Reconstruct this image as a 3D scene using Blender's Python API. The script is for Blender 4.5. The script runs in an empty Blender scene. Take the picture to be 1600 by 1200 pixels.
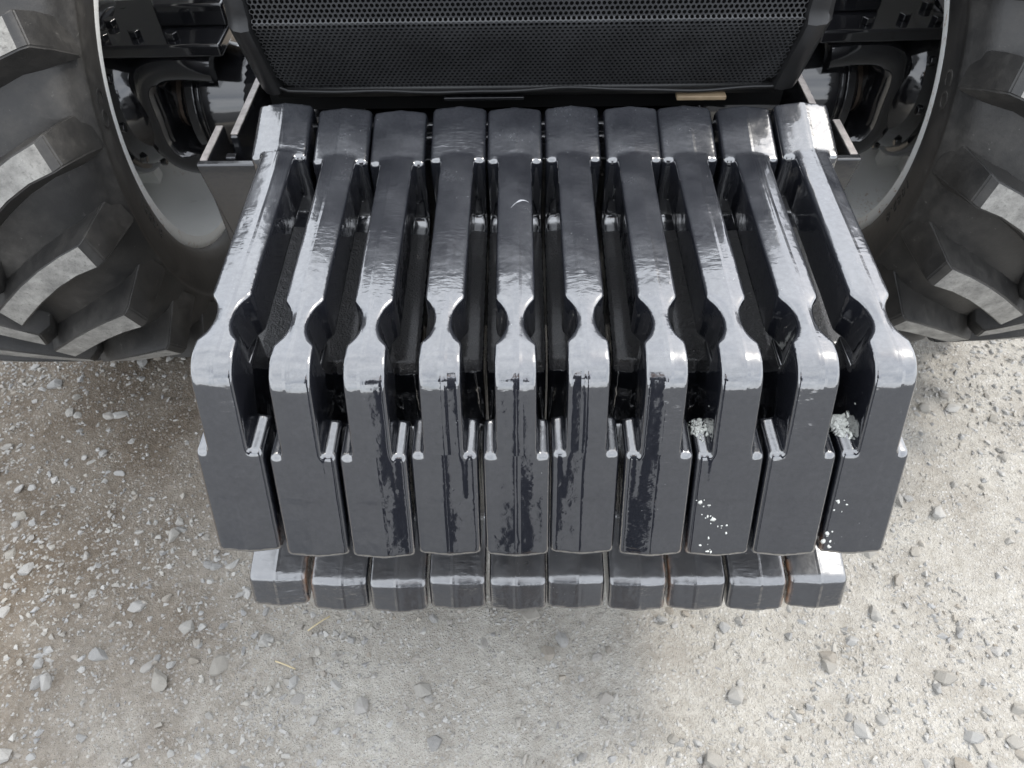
import bpy, bmesh, math, random
import numpy as np
from mathutils import Vector, Matrix, noise
from mathutils.bvhtree import BVHTree
R = math.radians
random.seed(7); rng = np.random.default_rng(11)
scene = bpy.context.scene
COL = scene.collection

# ------------------------------------------------------------------ camera
def make_camera():
    yaw, roll, pitch = -.0191, .0204, R(50)
    fw = Vector((math.sin(yaw)*math.cos(pitch), math.cos(yaw)*math.cos(pitch), -math.sin(pitch)))
    r = Vector((math.cos(yaw), -math.sin(yaw), 0)); d = fw.cross(r)
    r2 = r*math.cos(roll) + d*math.sin(roll); d2 = -r*math.sin(roll) + d*math.cos(roll)
    cd = bpy.data.cameras.new('camera'); cam = bpy.data.objects.new('camera', cd); COL.objects.link(cam)
    m = Matrix((r2, -d2, -fw)).transposed().to_4x4(); m.translation = (-.0382, 0, 1.44)
    cam.matrix_world = m
    cd.sensor_width = 36; cd.lens = 1150/1600*36; cd.clip_start = .02; cd.clip_end = 1000
    cd.dof.use_dof = True; cd.dof.focus_distance = .95; cd.dof.aperture_fstop = 9
    scene.camera = cam
make_camera()

# ------------------------------------------------------------------ sky, sun, exposure
SUN_EL, SUN_AZ = R(50), R(64)          # azimuth clockwise from +Y
def make_world():
    w = bpy.data.worlds.new('World'); scene.world = w; w.use_nodes = True
    nt = w.node_tree; N = nt.nodes; L = nt.links
    N.clear()
    out = N.new('ShaderNodeOutputWorld'); bg = N.new('ShaderNodeBackground'); bg.inputs[1].default_value = .15
    sky = N.new('ShaderNodeTexSky'); sky.sky_type = 'NISHITA'; sky.sun_disc = False
    sky.sun_elevation = SUN_EL; sky.sun_rotation = SUN_AZ; sky.dust_density = 3; sky.air_density = 1
    tc = N.new('ShaderNodeTexCoord')
    nz = N.new('ShaderNodeTexNoise'); nz.inputs['Scale'].default_value = 2.2; nz.inputs['Detail'].default_value = 6; nz.inputs['Roughness'].default_value = .55
    mp = N.new('ShaderNodeMapping'); mp.inputs['Scale'].default_value = (1, 1, 2.2)
    L.new(tc.outputs['Generated'], mp.inputs[0]); L.new(mp.outputs[0], nz.inputs['Vector'])
    ramp = N.new('ShaderNodeValToRGB'); ramp.color_ramp.elements[0].position = .30; ramp.color_ramp.elements[1].position = .62
    ramp.color_ramp.elements[0].color = (.55, .55, .55, 1)
    L.new(nz.outputs['Fac'], ramp.inputs[0])
    mix = N.new('ShaderNodeMix'); mix.data_type = 'RGBA'
    L.new(ramp.outputs[0], mix.inputs[0]); L.new(sky.outputs[0], mix.inputs[6]); mix.inputs[7].default_value = (9.1, 9.5, 10.1, 1)
    L.new(mix.outputs[2], bg.inputs[0]); L.new(bg.outputs[0], out.inputs[0])
make_world()
def make_sun():
    ld = bpy.data.lights.new('sun', 'SUN'); ld.energy = 1.5; ld.angle = R(10); ld.color = (1, .96, .89)
    o = bpy.data.objects.new('sun', ld); COL.objects.link(o)
    v = Vector((math.sin(SUN_AZ)*math.cos(SUN_EL), math.cos(SUN_AZ)*math.cos(SUN_EL), math.sin(SUN_EL)))
    o.rotation_euler = v.to_track_quat('Z', 'Y').to_euler(); o.location = (3, 2, 5)
make_sun()
scene.view_settings.view_transform = 'Standard'; scene.view_settings.look = 'None'
scene.view_settings.exposure = 0.78; scene.view_settings.gamma = 1; scene.view_settings.use_curve_mapping = False

# ------------------------------------------------------------------ helpers
def link(name, me, parent=None, mat=None):
    o = bpy.data.objects.new(name, me); COL.objects.link(o)
    if parent: o.parent = parent
    if mat is not None:
        for m in (mat if isinstance(mat, (list, tuple)) else [mat]): me.materials.append(m)
    return o
def empty(name, loc=(0, 0, 0), rz=0):
    o = bpy.data.objects.new(name, None); COL.objects.link(o)
    o.location = loc; o.rotation_euler = (0, 0, rz); o.empty_display_size = .1
    return o
def tag(o, label=None, cat=None, group=None, kind=None):
    if label: o['label'] = label
    if cat: o['category'] = cat
    if group: o['group'] = group
    if kind: o['kind'] = kind
    return o
def bm_mesh(bm, name, smooth=True):
    me = bpy.data.meshes.new(name); bm.normal_update(); bm.to_mesh(me); bm.free()
    if smooth: me.shade_smooth()
    return me
def bevel(o, w=.004, seg=2, ang=35):
    m = o.modifiers.new('bevel', 'BEVEL'); m.width = w; m.segments = seg; m.limit_method = 'ANGLE'; m.angle_limit = R(ang); m.harden_normals = True
    return o
def add_box(bm, c, s, rot=None, mi=0):
    r = bmesh.ops.create_cube(bm, size=1); vs = r['verts']
    M = Matrix.Translation(c) @ (rot.to_4x4() if rot else Matrix.Identity(4)) @ Matrix.Diagonal((*s, 1))
    bmesh.ops.transform(bm, matrix=M, verts=vs)
    return vs
def add_prism(bm, poly, axis, a, b):
    """extrude a 2D polygon along an axis ('x': poly is (y,z); 'y': (x,z); 'z': (x,y))"""
    f = {'x': lambda p, t: (t, p[0], p[1]), 'y': lambda p, t: (p[0], t, p[1]), 'z': lambda p, t: (p[0], p[1], t)}[axis]
    v0 = [bm.verts.new(f(p, a)) for p in poly]; v1 = [bm.verts.new(f(p, b)) for p in poly]
    n = len(poly)
    fs = [bm.faces.new(v0), bm.faces.new(v1[::-1])] + [bm.faces.new((v0[i], v1[i], v1[(i+1) % n], v0[(i+1) % n])) for i in range(n)]
    bmesh.ops.recalc_face_normals(bm, faces=fs)
def add_lathe(bm, prof, seg=48, cy=0, cz=0, cap=True):
    """profile of (x, r) turned about the x axis"""
    rings = []
    for x, r in prof:
        rings.append([bm.verts.new((x, cy + r*math.cos(2*math.pi*k/seg), cz + r*math.sin(2*math.pi*k/seg))) for k in range(seg)])
    fs = []
    for a, b in zip(rings, rings[1:]):
        for k in range(seg): fs.append(bm.faces.new((a[k], a[(k+1) % seg], b[(k+1) % seg], b[k])))
    if cap:
        fs.append(bm.faces.new(rings[0])); fs.append(bm.faces.new(rings[-1]))
        bmesh.ops.recalc_face_normals(bm, faces=fs)
def add_tube(bm, pts, rad, seg=8):
    rings = []
    for i, p in enumerate(pts):
        p = Vector(p); t = (Vector(pts[min(i+1, len(pts)-1)]) - Vector(pts[max(i-1, 0)])).normalized()
        u = t.orthogonal().normalized() if i == 0 else (u - t*u.dot(t)).normalized()
        w = t.cross(u)
        rings.append([bm.verts.new(p + (u*math.cos(2*math.pi*k/seg) + w*math.sin(2*math.pi*k/seg))*rad) for k in range(seg)])
    fs = []
    for a, b in zip(rings, rings[1:]):
        for k in range(seg): fs.append(bm.faces.new((a[k], a[(k+1) % seg], b[(k+1) % seg], b[k])))
    fs.append(bm.faces.new(rings[0][::-1])); fs.append(bm.faces.new(rings[-1]))
    bmesh.ops.recalc_face_normals(bm, faces=fs)

# ------------------------------------------------------------------ materials
class Mat:
    def __init__(s, name):
        s.m = bpy.data.materials.new(name); s.m.use_nodes = True; s.nt = s.m.node_tree
        s.N = s.nt.nodes; s.L = s.nt.links; s.b = s.N['Principled BSDF']
        s.tc = s.N.new('ShaderNodeTexCoord')
    def set(s, **k):
        for a, v in k.items(): s.b.inputs[a.replace('_', ' ')].default_value = v
        return s
    def node(s, t, **ins):
        n = s.N.new(t)
        for a, v in ins.items():
            k = a.replace('_', ' ')
            if isinstance(v, bpy.types.NodeSocket): s.L.new(v, n.inputs[k])
            else: n.inputs[k].default_value = v
        return n
    def noise(s, scale, detail=4, rough=.5, vec=None, dist=0):
        n = s.node('ShaderNodeTexNoise', Scale=scale, Detail=detail, Roughness=rough, Distortion=dist)
        s.L.new(vec or s.tc.outputs['Object'], n.inputs['Vector']); return n.outputs['Fac']
    def vor(s, scale, feat='F1', vec=None, out='Distance', rnd=1):
        n = s.N.new('ShaderNodeTexVoronoi'); n.feature = feat; n.inputs['Scale'].default_value = scale; n.inputs['Randomness'].default_value = rnd
        s.L.new(vec or s.tc.outputs['Object'], n.inputs['Vector']); return n.outputs[out]
    def ramp(s, fac, stops):
        n = s.N.new('ShaderNodeValToRGB'); cr = n.color_ramp
        while len(cr.elements) < len(stops): cr.elements.new(.5)
        for e, (p, c) in zip(cr.elements, stops):
            e.position = p; e.color = (c, c, c, 1) if isinstance(c, (int, float)) else (*c, 1)
        s.L.new(fac, n.inputs[0]); return n.outputs[0]
    def mix(s, fac, a, b, mode='MIX'):
        n = s.N.new('ShaderNodeMix'); n.data_type = 'RGBA'; n.blend_type = mode
        for i, v in ((0, fac), (6, a), (7, b)):
            if isinstance(v, bpy.types.NodeSocket): s.L.new(v, n.inputs[i])
            elif i == 0: n.inputs[0].default_value = v
            else: n.inputs[i].default_value = (*v, 1) if len(v) == 3 else v
        return n.outputs[2]
    def math(s, op, a, b=0, clamp=False):
        n = s.N.new('ShaderNodeMath'); n.operation = op; n.use_clamp = clamp
        for i, v in ((0, a), (1, b)):
            if isinstance(v, bpy.types.NodeSocket): s.L.new(v, n.inputs[i])
            else: n.inputs[i].default_value = v
        return n.outputs[0]
    def bump(s, h, strength, dist, prev=None):
        n = s.N.new('ShaderNodeBump'); n.inputs['Strength'].default_value = strength; n.inputs['Distance'].default_value = dist
        s.L.new(h, n.inputs['Height'])
        if prev: s.L.new(prev, n.inputs['Normal'])
        return n.outputs[0]
    def to(s, sock, name): s.L.new(sock, s.b.inputs[name]); return s

def offset_vec(M, amount=9.0):
    oi = M.N.new('ShaderNodeObjectInfo')
    v = M.N.new('ShaderNodeVectorMath'); v.operation = 'ADD'
    sc = M.math('MULTIPLY', oi.outputs['Random'], amount)
    M.L.new(M.tc.outputs['Object'], v.inputs[0]); M.L.new(sc, v.inputs[1])
    return v.outputs[0], oi.outputs['Random']

def mat_weight(name='black_gloss_paint_on_cast_iron', rough0=.055, bumpd=.0027):
    M = Mat(name)
    vec, rnd = offset_vec(M)
    sep = M.N.new('ShaderNodeSeparateXYZ'); M.L.new(M.tc.outputs['Object'], sep.inputs[0])
    geo = M.N.new('ShaderNodeNewGeometry'); sn = M.N.new('ShaderNodeSeparateXYZ'); M.L.new(geo.outputs['Normal'], sn.inputs[0])
    # dust settled on upward faces, in patches
    up = M.ramp(sn.outputs[2], [(.55, 0), (.95, 1)])
    d1 = M.ramp(M.noise(14, 4, .55, vec), [(.30, 0), (.80, 1)])
    d2 = M.ramp(M.noise(160, 3, .6, vec), [(.2, .45), (.8, 1)])
    dust = M.math('MULTIPLY', M.math('MULTIPLY', up, d1), d2)
    dust = M.math('MULTIPLY', M.math('ADD', dust, M.math('MULTIPLY', up, .16)), .20)
    speck = M.ramp(M.vor(95, vec=vec), [(.045, 1), (.075, 0)])
    speck = M.math('MULTIPLY', speck, M.ramp(M.noise(9, 2, .5, vec), [(.52, 0), (.6, 1)]))
    base = M.mix(dust, (.0125, .0135, .0175), (.20, .21, .23))
    base = M.mix(M.math('MULTIPLY', speck, .5), base, (.45, .45, .44))
    # rust creeping from the side edges, amount set per object
    at = M.N.new('ShaderNodeAttribute'); at.attribute_type = 'OBJECT'; at.attribute_name = 'rust'
    ax = M.math('ABSOLUTE', sep.outputs[0])
    edge = M.ramp(ax, [(.0385, 0), (.0425, 1)])
    rn = M.ramp(M.noise(45, 6, .7, vec), [(.44, 0), (.6, 1)])
    side = M.math('GREATER_THAN', M.math('MULTIPLY', sep.outputs[0], at.outputs['Fac']), 0)
    amt = M.math('MULTIPLY', M.math('MULTIPLY', edge, rn), M.math('MULTIPLY', M.math('ABSOLUTE', at.outputs['Fac']), side))
    low = M.ramp(sep.outputs[2], [(.15, 1), (.22, 0)])
    amt = M.math('MULTIPLY', amt, low)
    base = M.mix(amt, base, (.22, .095, .030))
    M.to(base, 'Base Color')
    rough = M.math('ADD', M.math('MULTIPLY', M.noise(20, 4, .6, vec), .05), rough0)
    rough = M.math('ADD', rough, M.math('MULTIPLY', dust, 1.3)); rough = M.math('ADD', rough, M.math('MULTIPLY', amt, .7))
    M.to(rough, 'Roughness')
    M.set(Specular_IOR_Level=1.0, IOR=1.7, Coat_Weight=1.0, Coat_Roughness=rough0, Coat_IOR=1.95)
    cw = M.ramp(M.noise(150, 5, .7, vec), [(.30, .66), (.62, 1)])
    cw = M.math('MULTIPLY', cw, M.ramp(M.noise(17, 4, .6, vec), [(.3, .82), (.6, 1)])); M.to(cw, 'Coat Weight')
    # brush runs + orange peel + casting grain
    mp = M.node('ShaderNodeMapping', Vector=vec, Scale=(1, .3, .3))
    runs = M.noise(50, 1, .4, mp.outputs[0])
    peel = M.noise(330, 2, .5, vec)
    wob = M.noise(36, 2, .45, vec)
    rip = M.ramp(M.noise(13, 3, .6, vec), [(.5, 0), (.62, 1)])
    h = M.math('ADD', M.math('MULTIPLY', runs, .38), M.math('MULTIPLY', peel, .04))
    h = M.math('ADD', h, M.math('MULTIPLY', wob, .5))
    mp2 = M.node('ShaderNodeMapping', Vector=vec, Scale=(.35, 1.2, 1.2))
    h = M.math('ADD', h, M.math('MULTIPLY', M.math('MULTIPLY', M.noise(170, 2, .5, mp2.outputs[0]), rip), .35))
    ln = M.math('ABSOLUTE', M.math('ADD', sep.outputs[0], M.math('ADD', M.math('MULTIPLY', M.math('SUBTRACT', rnd, .5), .014), M.math('MULTIPLY', M.math('SUBTRACT', M.noise(8, 2, .5, vec), .5), .003))))
    h = M.math('ADD', h, M.math('MULTIPLY', M.ramp(ln, [(.0, 1), (.0011, 0)]), .30))
    # rougher casting deep in the pocket floors (inside the slot, below the handle)
    nrm = M.bump(h, .46, bumpd)
    M.to(nrm, 'Normal'); M.L.new(nrm, M.b.inputs['Coat Normal'])
    return M.m
def mat_rough_cast():
    M = Mat('rough_black_casting'); vec, rnd = offset_vec(M)
    M.set(Base_Color=(.030, .030, .032, 1), Roughness=.3, Specular_IOR_Level=1.0, Coat_Weight=.5, Coat_Roughness=.15)
    g = M.noise(330, 3, .65, vec); w = M.noise(80, 3, .6, vec)
    M.to(M.bump(M.math('ADD', g, w), 1.0, .007), 'Normal')
    return M.m
def mat_simple(name, col, rough, spec=.5, bump=None, var=.25, coat=0, nscale=12):
    M = Mat(name); vec, rnd = offset_vec(M)
    c = M.mix(M.ramp(M.noise(nscale, 5, .6, vec), [(.3, 0), (.7, 1)]), tuple(x*(1-var) for x in col), tuple(x*(1+var) for x in col))
    M.to(c, 'Base Color'); M.set(Specular_IOR_Level=spec, Coat_Weight=coat, Coat_Roughness=.06)
    M.to(M.math('ADD', M.math('MULTIPLY', M.noise(nscale*2, 4, .6, vec), .25*rough), rough*.87), 'Roughness')
    if bump: M.to(M.bump(M.noise(bump[0], 4, .6, vec), bump[1], bump[2]), 'Normal')
    return M.m
def mat_rubber():
    M = Mat('dusty_tyre_rubber'); vec, rnd = offset_vec(M, 3)
    n = M.noise(7, 6, .65, vec); n2 = M.noise(45, 5, .7, vec)
    d = M.math('MULTIPLY', M.ramp(n, [(.38, 0), (.72, 1)]), M.ramp(n2, [(.3, .25), (.7, 1)]))
    c = M.mix(M.math('MULTIPLY', d, .75), (.022, .0215, .021), (.105, .098, .088))
    sc = M.ramp(M.noise(130, 4, .7, M.node('ShaderNodeMapping', Vector=vec, Scale=(1, .25, 1)).outputs[0]), [(.66, 0), (.74, 1)])
    c = M.mix(M.math('MULTIPLY', sc, .35), c, (.3, .29, .27))
    M.to(c, 'Base Color'); M.set(Specular_IOR_Level=.45)
    M.to(M.math('ADD', M.math('MULTIPLY', d, .3), .42), 'Roughness')
    h = M.math('ADD', M.noise(60, 5, .6, vec), M.math('MULTIPLY', M.noise(400, 2, .6, vec), .3))
    M.to(M.bump(h, .35, .002), 'Normal')
    return M.m
def mat_lug_face():
    M = Mat('worn_tread_face'); vec, rnd = offset_vec(M, 5)
    n = M.noise(28, 6, .7, vec); n2 = M.noise(160, 5, .7, vec)
    c = M.mix(M.ramp(n, [(.3, 0), (.65, 1)]), (.17, .165, .155), (.36, .35, .325))
    c = M.mix(M.ramp(n2, [(.55, 0), (.72, .7)]), c, (.10, .095, .088))
    M.to(c, 'Base Color'); M.set(Roughness=.85, Specular_IOR_Level=.2)
    M.to(M.bump(M.math('ADD', n, n2), .6, .003), 'Normal')
    return M.m
def mat_rim():
    M = Mat('white_rim_paint'); vec, rnd = offset_vec(M, 2)
    c = M.mix(M.ramp(M.noise(5, 5, .6, vec), [(.3, 0), (.7, 1)]), (.82, .83, .81), (.90, .91, .89))
    band = M.ramp(M.noise(9, 6, .75, M.node('ShaderNodeMapping', Vector=vec, Scale=(2, .6, .6)).outputs[0], 1.5), [(.49, 0), (.505, 1), (.52, 1), (.535, 0)])
    spots = M.ramp(M.noise(60, 5, .7, vec), [(.5, 0), (.62, 1)])
    big = M.ramp(M.noise(3.1, 2, .5, vec), [(.5, 0), (.6, 1)])
    rust = M.math('MULTIPLY', M.math('MULTIPLY', band, spots), big)
    c = M.mix(rust, c, (.36, .2, .09))
    c = M.mix(M.ramp(M.noise(18, 6, .7, vec), [(.6, 0), (.8, .45)]), c, (.38, .36, .32))
    M.to(c, 'Base Color'); M.set(Roughness=.38, Specular_IOR_Level=.5)
    M.to(M.bump(M.noise(30, 4, .6, vec), .15, .002), 'Normal')
    return M.m
def mat_ground():
    M = Mat('gravel_and_dirt')
    ob = M.tc.outputs['Object']
    big = M.noise(1.5, 5, .6, ob, .4); mid = M.noise(6, 6, .65, ob); fine = M.noise(55, 5, .7, ob); grit = M.noise(260, 4, .75, ob)
    gv = M.vor(115, vec=ob, out='Color'); gd = M.vor(115, vec=ob); gd2 = M.vor(260, vec=ob); gc2 = M.vor(260, vec=ob, out='Color')
    def lum(c):
        s_ = M.N.new('ShaderNodeSeparateColor'); M.L.new(c, s_.inputs[0]); return s_.outputs[0]
    pale = M.mix(M.ramp(fine, [(.3, 0), (.7, 1)]), (.38, .355, .31), (.53, .51, .465))
    dirt = M.mix(M.ramp(fine, [(.3, 0), (.7, 1)]), (.130, .108, .085), (.245, .208, .168))
    # brown dirt left of the weights, with tractor shade painted into its colour
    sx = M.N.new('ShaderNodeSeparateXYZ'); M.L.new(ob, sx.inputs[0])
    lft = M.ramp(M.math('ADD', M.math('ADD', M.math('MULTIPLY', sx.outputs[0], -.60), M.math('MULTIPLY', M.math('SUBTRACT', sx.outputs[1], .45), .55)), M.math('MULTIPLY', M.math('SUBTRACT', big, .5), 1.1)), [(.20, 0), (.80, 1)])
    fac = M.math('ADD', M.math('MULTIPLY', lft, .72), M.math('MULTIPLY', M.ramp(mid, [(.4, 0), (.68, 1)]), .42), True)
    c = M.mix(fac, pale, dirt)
    g = M.ramp(lum(gv), [(0, (.30, .295, .28)), (.5, (.46, .45, .43)), (1, (.66, .655, .635))])
    gm = M.math('MULTIPLY', M.ramp(gd, [(.30, 1), (.42, 0)]), M.ramp(M.noise(16, 4, .6, ob), [(.36, 0), (.6, .75)]))
    c = M.mix(gm, c, g)
    g2 = M.ramp(lum(gc2), [(0, (.24, .22, .195)), (1, (.60, .585, .555))])
    c = M.mix(M.math('MULTIPLY', M.ramp(gd2, [(.25, 1), (.45, 0)]), .3), c, g2)
    c = M.mix(M.ramp(grit, [(.35, .25), (.5, 0)]), c, (.15, .13, .11))
    c = M.mix(M.math('MULTIPLY', lft, .60), c, (.64, .58, .51), 'MULTIPLY')  # further darkening to the left, shade put into the dirt colour
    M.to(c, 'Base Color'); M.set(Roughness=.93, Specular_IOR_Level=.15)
    h = M.math('ADD', M.math('MULTIPLY', M.math('MULTIPLY', M.ramp(gd, [(0, 1), (.45, 0)]), gm), .8), M.math('MULTIPLY', M.ramp(gd2, [(0, 1), (.5, 0)]), .35))
    h = M.math('ADD', h, M.math('ADD', M.math('MULTIPLY', grit, .5), M.math('MULTIPLY', fine, .9)))
    M.to(M.bump(h, .9, .006), 'Normal')
    return M.m
def mat_stone(name, attr):
    M = Mat(name)
    if attr == 'island':
        g = M.N.new('ShaderNodeNewGeometry'); r = g.outputs['Random Per Island']; vec = M.tc.outputs['Object']
    else:
        vec, r = offset_vec(M)
    c = M.ramp(r, [(0, (.25, .25, .248)), (.25, (.38, .38, .375)), (.5, (.31, .29, .255)), (.72, (.46, .455, .44)), (.86, (.36, .35, .335)), (1, (.28, .245, .20))])
    v = M.noise(70, 5, .7, vec)
    c = M.mix(M.ramp(v, [(.35, .35), (.6, 0)]), c, (.22, .20, .175))
    c = M.mix(M.ramp(M.noise(25, 3, .6, vec), [(.45, 0), (.7, .7)]), c, (.43, .405, .355))
    M.to(c, 'Base Color'); M.set(Roughness=.85, Specular_IOR_Level=.25)
    M.to(M.bump(M.math('ADD', v, M.math('MULTIPLY', M.noise(400, 3, .6, vec), .4)), .55, .003), 'Normal')
    return M.m

WEIGHT = mat_weight(); FOOT = mat_weight('grainy_black_paint_on_cast_iron', .20, .006); CAST = mat_rough_cast()
GLOSS = mat_simple('black_axle_paint', (.010, .0102, .0118), .08, .7, (45, .12, .002), .3, .8)
PLASTIC = mat_simple('black_plastic', (.014, .014, .0145), .36, .5, (300, .12, .001), .3)
MESHM = mat_simple('black_coated_mesh', (.026, .0265, .028), .33, .65, None, .3)
BRACKET = mat_simple('black_bracket_paint', (.013, .0135, .0155), .2, .8, (90, .3, .002), .3, .6)
EDGEM = mat_simple('sky_lit_cut_edge', (.30, .27, .25), .5, .6, (120, .7, .002), .35, .3, 60)  # rough-cut bracket edges, the sky they catch painted in as pale colour
DARK = mat_simple('dark_engine_bay', (.006, .006, .006), .8, .2)
HOODM = mat_simple('dark_grey_hood_paint', (.028, .030, .034), .3, .5, None, .1, .3)
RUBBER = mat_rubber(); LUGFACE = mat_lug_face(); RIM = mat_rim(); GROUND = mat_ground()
STONE = mat_stone('crushed_stone', 'object'); GRAVEL = mat_stone('crushed_gravel', 'island')
TAN = mat_simple('tan_zinc_plate', (.33, .25, .16), .45, .5, (80, .3, .002), .3)
DROP = mat_simple('chalky_dropping', (.78, .79, .74), .7, .3, (220, .8, .003), .2, 0, 70)
STRAW = mat_simple('dry_straw', (.50, .42, .27), .7, .3)

# ------------------------------------------------------------------ ground
def gz(x, y):
    n = noise.noise
    far = max(0, min(1, (math.hypot(x, y-1) - 3)/10))
    z = .010*n(Vector((x*1.3, y*1.3, 3.1))) + .006*n(Vector((x*4, y*4, 7.7))) + .0035*n(Vector((x*13, y*13, 1.2)))
    z += .0016*n(Vector((x*34, y*34, 4.2)))
    return z*(1-far) - .004
def build_ground():
    def axis(lo, hi, step, far):
        a = list(np.arange(lo, hi + 1e-6, step)); s = step
        while a[-1] < far: s *= 1.35; a.append(a[-1] + s)
        s = step
        while a[0] > -far: s *= 1.35; a.insert(0, a[0] - s)
        return a
    xs = axis(-2.0, 1.9, .016, 220); ys = axis(.1, 2.4, .016, 220)
    nx, ny = len(xs), len(ys)
    vs = [(x, y, gz(x, y)) for y in ys for x in xs]
    fs = [(j*nx+i, j*nx+i+1, (j+1)*nx+i+1, (j+1)*nx+i) for j in range(ny-1) for i in range(nx-1)]
    me = bpy.data.meshes.new('ground'); me.from_pydata(vs, [], fs); me.shade_smooth()
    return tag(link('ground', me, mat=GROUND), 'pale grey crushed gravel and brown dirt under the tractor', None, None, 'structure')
ground = build_ground()

def hull(npts, seed, flat=.65):
    rr = random.Random(seed); bm = bmesh.new()
    for _ in range(npts):
        v = Vector((rr.gauss(0, 1), rr.gauss(0, 1), rr.gauss(0, 1))).normalized()*rr.uniform(.82, 1.05)
        bm.verts.new((v.x, v.y*rr.uniform(.7, .8), v.z*flat))
    r = bmesh.ops.convex_hull(bm, input=bm.verts)
    bmesh.ops.delete(bm, geom=[g for g in set(r['geom_interior'] + r['geom_unused']) if isinstance(g, bmesh.types.BMVert)], context='VERTS')
    return bm
def clump(x, y):
    return .5 + .5*noise.noise(Vector((x*2.2, y*2.2, 11.3))) + .35*noise.noise(Vector((x*6, y*6, 2.3)))
def build_stones():
    shapes = []
    for k in range(16):
        bm = hull(20, 100+k, random.Random(k).uniform(.45, .75))
        bmesh.ops.bevel(bm, geom=bm.edges[:], offset=.06, segments=1, affect='EDGES', clamp_overlap=True)
        me = bm_mesh(bm, 'stone', False); me.materials.append(STONE); shapes.append(me)
    # the few stones that stand out in the photograph (x, y, size)
    spots = [(-.72, .86, .026), (-.80, .78, .022), (-.66, .72, .021), (-.74, .47, .030), (-.63, .50, .026), (-.83, .62, .022), (-.87, .52, .025), (-.55, .55, .022),
             (-.02, .60, .022), (.01, .52, .022), (.36, .44, .024), (.30, .33, .024), (.55, .50, .024), (.62, .66, .022), (.70, .74, .022), (.58, .38, .024), (-.34, .42, .022), (-.20, .36, .022)]
    n = 0; tries = 0
    while n < 300 and tries < 20000:
        tries += 1
        if n < len(spots): x, y, s = spots[n]
        else:
            x, y = random.uniform(-1.35, 1.25), random.uniform(.28, 1.40)
            if abs(x) < .48 and y > .62: continue
            if random.random() > clump(x, y): continue
            s = min(.023, min(1, .75 + .3*random.random())*.0145*math.exp(random.gauss(0, .33)))
            if s < .0095: continue
        o = bpy.data.objects.new('stone', shapes[random.randrange(16)]); COL.objects.link(o); o.parent = ground
        o.location = (x, y, gz(x, y) + s*random.uniform(-.15, .2)); o.scale = (s, s, s*random.uniform(.7, 1))
        o.rotation_euler = (random.gauss(0, .3), random.gauss(0, .3), random.uniform(0, 6.3)); n += 1
    # everything smaller lies in one mass
    base = []
    for k in range(24):
        bm = hull(9 if k < 16 else 13, 300+k, random.Random(50+k).uniform(.5, .8)); bm.verts.ensure_lookup_table()
        bm.verts.index_update()
        base.append((np.array([v.co[:] for v in bm.verts]), np.array([[v.index for v in f.verts] for f in bm.faces]))); bm.free()
    V, F, off = [], [], 0
    def put(x, y, s):
        nonlocal off
        v, f = base[random.randrange(16) if s < .005 else random.randrange(24)]
        a, t1, t2 = random.uniform(0, 6.3), random.gauss(0, .35), random.gauss(0, .35)
        M = np.array((Matrix.Rotation(a, 3, 'Z') @ Matrix.Rotation(t1, 3, 'X') @ Matrix.Rotation(t2, 3, 'Y')))
        V.append((v*s) @ M.T + np.array((x, y, gz(x, y) + s*random.uniform(-.45, .2)))); F.append(f + off); off += len(v)
    c = 0
    while c < 30000:
        x, y = random.uniform(-1.7, 1.6), random.uniform(.25, 2.0)
        if abs(x) < .46 and y > .66 and random.random() < .7: continue
        if random.random() > .08 + 1.15*max(0, clump(x, y) - .32)**1.3: continue
        put(x, y, min(.0125, .0049*math.exp(random.gauss(0, .48)))); c += 1
    V = np.concatenate(V); F = np.concatenate(F)
    me = bpy.data.meshes.new('gravel'); me.from_pydata(V.tolist(), [], F.tolist())
    tag(link('gravel', me, ground, GRAVEL), None, None, None, 'stuff')
    for (x, y, a, l) in ((-.45, .585, .65, .05), (-.50, .50, -.35, .045), (-.77, 1.0, .75, .05)):
        bm = bmesh.new(); z = gz(x, y) + .005
        add_tube(bm, [(x + (t-.5)*l*math.cos(a), y + (t-.5)*l*math.sin(a), z + .003*math.sin(3*t)) for t in (0, .33, .66, 1)], .0016, 6)
        o = link('straw', bm_mesh(bm, 'straw'), ground, STRAW)
build_stones()
def build_reflection_sheet():  # unseen dark sheet, added so the weight fronts reflect less brightness
    bm = bmesh.new(); add_prism(bm, [(-60, -60), (60, -60), (60, -.1), (-60, -.1)], 'z', -.05, .02)
    M = mat_simple('dark_reflection_grey', (.125, .126, .128), .85, .3, (140, .6, .004), .35, 0, 25)
    tag(link('reflection_sheet', bm_mesh(bm, 'reflection_sheet', False), None, M), 'unseen grey sheet in front of the tractor, added to darken the reflections', None, None, 'structure')
build_reflection_sheet()

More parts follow.
